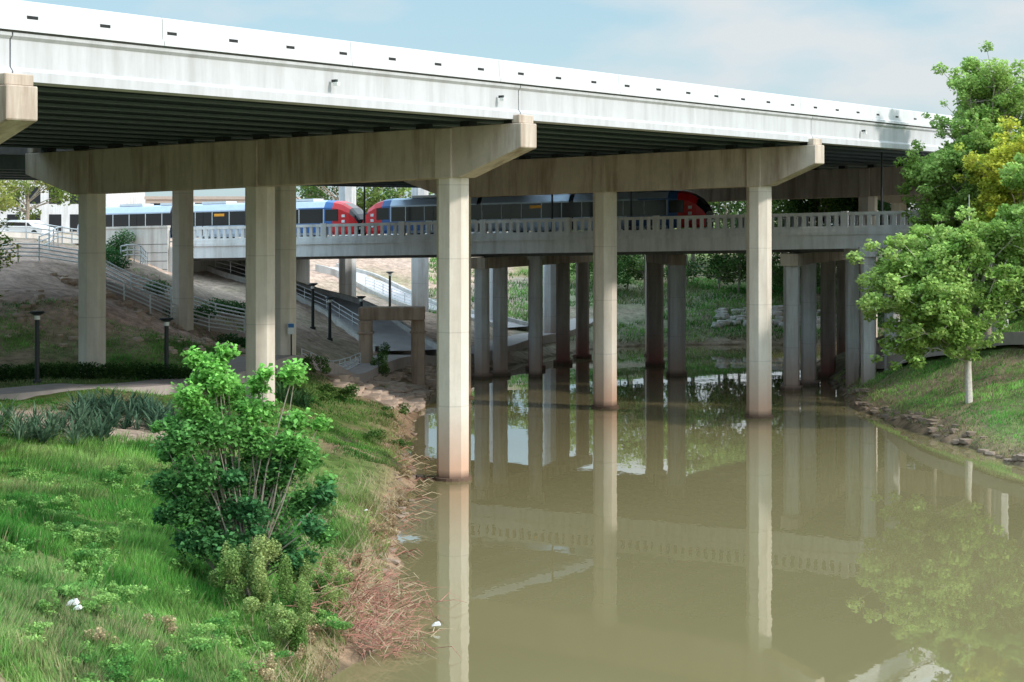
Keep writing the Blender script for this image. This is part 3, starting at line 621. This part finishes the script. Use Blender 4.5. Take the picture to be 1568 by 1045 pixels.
weeds("dry_weeds",[(u_,d_,.4,.5) for u_,d_ in [(480,47),(500,50),(530,53),(555,57),(575,62),(595,67),(610,72),(625,78),(440,44),(400,41),(540,55),(250,40),(150,36),(590,64)]],16000,.05,(.38,.27,.16),(.56,.46,.28))
weeds("bank_shrubs",[(470,92,1.0,1.0),(520,96,1.0,.8),(440,94,1,1.0),(600,96,.8,.6),(560,84,.8,.5),(615,88,.6,.6),(580,118,.8,1.8),(480,100,1,1.1)],9000,.10,(.08,.18,.05),(.20,.32,.09))
weeds("water_shrub",[(866,104.5,.5,.9)],500,.09,(.10,.2,.05),(.3,.36,.12))
b=MB()
for i in range(620):
    u=rr.gauss(560,46); d=rr.uniform(47.5,55); x=xu(u,d)
    sd=sdist(np.array([x]),np.array([d]))[0]
    if sd<-1.9 or sd>1.5: continue
    z=max(Hs(x,d),0)+rr.uniform(0,.5)*max(0,1+sd*.4); a=rr.uniform(0,6.28); l=rr.uniform(.3,1.2)
    p=Vector((x,d,z)); q_=p+Vector((math.cos(a)*l,math.sin(a)*l,rr.uniform(-.3,.6)*l)); mid=p.lerp(q_,.5)+Vector((rr.uniform(-.15,.15),rr.uniform(-.15,.15),rr.uniform(0,.2)))
    if q_.z<0: q_.z=.02
    b.tube([p,mid,q_],[.014,.010,.004],4,m=rr.choice([0,0,0,1]))
    if i%2: r_=mid+Vector((rr.uniform(-.3,.3),rr.uniform(-.3,.3),rr.uniform(0,.3))); b.tube([mid,r_],[.008,.003],4,m=0)
for i in range(130):
    d=rr.uniform(56,88); x=float(np.interp(d,[56.8,68.8,79.8,92],[-3.7,-4.2,-4.1,-5.1]))+rr.uniform(-.9,.6); z=max(Hs(x,d),0)+.03; a=rr.uniform(-1,1); l=rr.uniform(.3,1.0)
    b.tube([(x,d,z),(x+math.cos(a)*l*.5,d+math.sin(a)*l*.5,z+.12),(x+math.cos(a)*l,d+math.sin(a)*l,max(.02,z-.1))],[.022,.015,.006],4,m=rr.choice([0,1]))
b.build("dead_brush",[M_twig,M_straw])
b=MB()
for i in range(600):
    d=rr.uniform(40,76); x=-4.3-abs(rr.gauss(0,1.2)); z=Hs(x,d); 
    if z<=0: continue
    a=rr.uniform(0,6.3); l=rr.uniform(.25,.75); 
    p=Vector((x,d,z)); q_=p+Vector((math.cos(a)*l*.6,math.sin(a)*l*.6,l*.8)); b.tube([p,q_],[.010,.004],4)
b.build("dry_stalks",[M_straw])
def straps(name,area,n,hl,cA,cB,wid=.07):
    vs=[];cols=[]
    for i in range(n):
        u=rr.uniform(area[0],area[1]); d=rr.uniform(area[2],area[3]); x=xu(u,d); 
        if path_dist(np.array([x]),np.array([d]),walk)[0]<1.7: continue
        z=Hs(x,d); t=rr.random(); c0=np.array(cA)*(1-t)+np.array(cB)*t; S=rr.uniform(.7,1.2)
        for k in range(16):
            a=rr.uniform(0,6.283); l=hl*S*rr.uniform(.6,1.1); el=rr.uniform(.5,1.45); dx,dy=math.cos(a),math.sin(a); w2=wid*.5
            p0=np.array([x+dx*.05,d+dy*.05,z]); p1=p0+np.array([dx*math.cos(el),dy*math.cos(el),math.sin(el)])*l*.6; p2=p1+np.array([dx*math.cos(el-.5),dy*math.cos(el-.5),math.sin(el-.5)])*l*.45; sd=np.array([-dy,dx,0])*w2
            br=rr.uniform(.7,1.3)
            vs+=[p0-sd*.6,p0+sd*.6,p1+sd,p1-sd, p1-sd,p1+sd,p2+sd*.1,p2-sd*.1]; cols+=[c0*br*.6]*2+[c0*br]*2+[c0*br]*2+[c0*br*1.2]*2
    return arrmesh(name,np.array(vs),4,np.array(cols),M_leaf)
straps("agave_bed",(115,265,73,77),75,1.05,(.08,.17,.11),(.18,.30,.20),.08)
straps("agave_bed.001",(-40,170,67.5,71.5),46,1.0,(.09,.18,.11),(.20,.32,.20),.08)
straps("lily_bed",(425,470,89,94),30,1.0,(.06,.15,.06),(.14,.25,.10))
bl=[]
for i in range(70):
    u=-60+i*5.2; d=85.6+ (i/70)*3.6; x=xu(u,d); bl.append((x,d,Hs(x,d)+.4,.5,.5,.42))
foliage("hedge",bl,15000,.10,(.03,.08,.025),(.09,.18,.05))
bl=[]
for u,d in [(330,118),(345,119),(360,120),(375,121),(310,115),(290,113.5),(270,112.5),(240,114.5),(180,116),(165,117),(350,112),(365,112),(380,113)]:
    x=xu(u,d); bl.append((x,d,Hs(x,d)+.3,.9,.8,.5))
foliage("slope_shrubs",bl,9000,.12,(.04,.13,.04),(.12,.24,.08))
bl=[]
for u,z_ in [(165,0),(172,.6),(180,1.0),(190,1.5),(186,.4)]:
    x=xu(u,139.5); bl.append((x,139.6,8.0+z_,.9,.5,.6))
foliage("wall_vine",bl,2500,.14,(.04,.12,.04),(.1,.2,.06))
def treeline(name,items,n,size,cA,cB,tr=.25):
    e=empty(name); bl=[]; b=MB()
    for (u,d,h,r) in items:
        x=xu(u,d); z=Hs(x,d); b.tube([(x,d,z-.3),(x+.2,d,z+h*.4),(x,d,z+h*.8)],[tr,tr*.7,.05],7)
        for k in range(16):
            a=rr.uniform(0,6.28); q_=rr.random()**.5; zz=rr.uniform(.3,.95); rad=r*q_*(1.1-abs(zz-.55)); 
            p=(x+math.cos(a)*rad,d+math.sin(a)*rad,z+h*zz); bl.append((*p,r*rr.uniform(.25,.4),r*rr.uniform(.25,.4),r*rr.uniform(.18,.3))); b.tube([(x,d,z+h*.35*zz+h*.15),p],[tr*.3,.03],4)
    b.build("trunks",[M_bark],e); foliage("crowns",bl,n,size,cA,cB,e)
treeline("background_trees",[(470,215,11,5),(520,205,12,5),(575,210,13,6),(610,230,12,5),(930,205,10,5),(965,200,9,5),(1010,215,10,5),(1060,205,11,5),(1110,200,10,5),(1150,210,12,6),(1200,200,11,6),(1250,196,11,6),(1310,200,12,6),(1360,190,12,6),(1420,195,13,6),(1480,180,12,6),(1560,180,13,7),(1640,170,14,7),(700,230,9,5),(780,230,8,5),(850,225,9,5)],70000,.42,(.07,.15,.05),(.28,.38,.10))
treeline("understory_shrubs",[(930,178,4,3),(960,180,5,3),(1100,181,4,3),(1130,180,6,2.5),(1175,183,4,3),(1220,180,4,3),(1290,182,5,3),(900,181,4,3),(985,178,6,2.5),(1050,182,5,3)],18000,.24,(.06,.14,.04),(.20,.32,.09),.1)
treeline("roadside_trees",[(-20,175,8,4),(40,185,7,4),(-80,150,9,4)],8000,.3,(.14,.22,.05),(.40,.42,.12))
tree("pathside_tree",gb(-45,92),7.5,[(0,0,4.6,1.6,1.6,2.6)],22,6000,.16,YG,YY,.09,M_bark,21)
items=[(u,rr.uniform(300,420),rr.uniform(9,13),9) for u in list(range(-1500,-50,130))+list(range(1650,3200,120))]
treeline("distant_woods",items,26000,1.2,(.04,.09,.03),(.12,.18,.05))
# ------------------------------------------------------------------ heron on the right shore
hx,hy=xu(1299,121),121; hz=max(Hs(hx,hy),.05)
b=MB(); b.tube([(hx,hy,hz-.1),(hx,hy,hz+.35)],.018,5,1); b.tube([(hx+.08,hy,hz-.1),(hx+.08,hy,hz+.35)],.018,5,1)
b.tube([(hx+.35,hy,hz+.34),(hx+.15,hy,hz+.42),(hx-.05,hy,hz+.5),(hx-.16,hy,hz+.56)],[.02,.11,.12,.05],8); b.tube([(hx-.14,hy,hz+.55),(hx-.22,hy,hz+.68),(hx-.15,hy,hz+.82),(hx-.22,hy,hz+.90)],[.05,.03,.028,.045],7); b.tube([(hx-.22,hy,hz+.90),(hx-.42,hy,hz+.86)],[.03,.006],6,1)
b.build("heron",[plain("heron_feathers",(.12,.13,.15),.8),M_dark],smooth=True)
# ------------------------------------------------------------------ rocks
import bmesh
bm=bmesh.new(); bmesh.ops.create_icosphere(bm,subdivisions=2,radius=1); iv=[v.co.copy() for v in bm.verts]; ifc=[tuple(v.index for v in f.verts) for f in bm.faces]; bm.free()
def rocks(name,pts,mat=M_rock):
    b=MB()
    for (x,y,z,s,fl) in pts:
        ph=[rr.uniform(0,6) for _ in range(3)]; a=rr.uniform(0,6.28); sx,sy=s*rr.uniform(.7,1.3),s*rr.uniform(.7,1.2); vs=[]
        for v in iv:
            k=1+.22*math.sin(3.1*v.x+ph[0])*math.cos(2.7*v.y+ph[1])+.15*math.sin(5*v.z+ph[2]); X_=max(-.75,min(.75,v.x*k))*sx; Y_=max(-.75,min(.75,v.y*k))*sy; Z_=max(-.6,min(.6,v.z*k))*s*fl
            vs.append((x+X_*math.cos(a)-Y_*math.sin(a),y+X_*math.sin(a)+Y_*math.cos(a),z+Z_))
        b.add(vs,ifc,0)
    b.build(name,[mat])
pts=[]
for i in range(190):
    t=rr.random(); y=98+t*30; x=-5.5-rr.random()**1.3*3.2; 
    if y<104: x-=1
    if y>119: x+=(y-119)*.22
    pts.append((x,y,Hs(x,y)+.05,rr.uniform(.3,.8),.4))
rocks("rock_ledge",pts)
pts=[]
for i in range(130):
    u=rr.uniform(1090,1340); d=rr.uniform(166,172); x=xu(u,d); pts.append((x,d,Hs(x,d)+.1,rr.uniform(.3,.7),.6))
rocks("riprap",pts,plain("riprap_stone",(.50,.47,.43),.95,var=.4,scale=1.5))
pts=[]
for i in range(220):
    t=rr.random(); 
    if rr.random()<.5: x=xu(90+t*290,111.2+t*2.5)+rr.uniform(-.4,.4); y=110.0+t*2.5-rr.random()*1.5
    else: x=-32+rr.random()*19; y=93+rr.random()*9+ (x+30)*.25
    pts.append((x,y,Hs(x,y)+.02,rr.uniform(.10,.36),.6))
rocks("slope_rocks",pts,plain("pink_stone",(.50,.37,.29),.95,var=.4,scale=2.5))
pts=[]
for i in range(150):
    k=rr.choice([0,1,1]); 
    if k: y=rr.uniform(84,125); x=np.interp(y,[83.9,92.3,99.3,108,121.6,140],[22.5,21.5,20.5,19.8,20.8,22.3])+rr.uniform(.1,.9); s_=rr.uniform(.12,.4)
    else: y=rr.uniform(58,98); x=float(np.interp(y,[56.8,68.8,79.8,92,104],[-3.7,-4.2,-4.1,-5.1,-5.3]))+rr.uniform(-.7,.3); s_=rr.uniform(.07,.24)
    pts.append((x,y,max(0,Hs(x,y))+.02,s_,.5))
rocks("shore_rocks",pts,plain("muddy_rock",(.26,.19,.14),.9,var=.5,scale=2.5))
# ------------------------------------------------------------------ buildings in the distance
def building(name,x,y,w_,d_,h,fl,mat,base=7.5):
    e=empty(name); b=MB(); b.box((x,y,base-1),(x+w_,y+d_,base+h),0); b.box((x-.2,y-.2,base+h+.002),(x+w_+.2,y+d_+.2,base+h+.5),0)
    n=int(w_/3.2); fh=h/fl
    for k in range(fl):
        for i in range(n): b.box((x+i*3.2+.7,y-.03,base+k*fh+1),(x+i*3.2+2.6,y-.003,base+k*fh+fh-.6),1)
    b.build("body",[mat,M_glass],e)
building("office_building",-110,290,48,30,8.5,2,M_sb); building("brick_building",-58,300,22,25,6,2,plain("brick",(.45,.36,.30),.9)); building("parking_garage",60,330,50,30,11,3,M_wall)
b=MB()
for (u,d,s) in [(110,38.5,.14),(118,38.2,.10),(668,51,.12),(200,48,.06),(560,64,.06)]:
    x=xu(u,d); z=max(Hs(x,d),0)+.12; b.prism([(x-s,z),(x-s*.3,z+s*.6),(x+s*.6,z+s*.8),(x+s,z+.02)],'y',d-s,d+s*.7,0)
b.build("litter",[M_white])
print("ok")
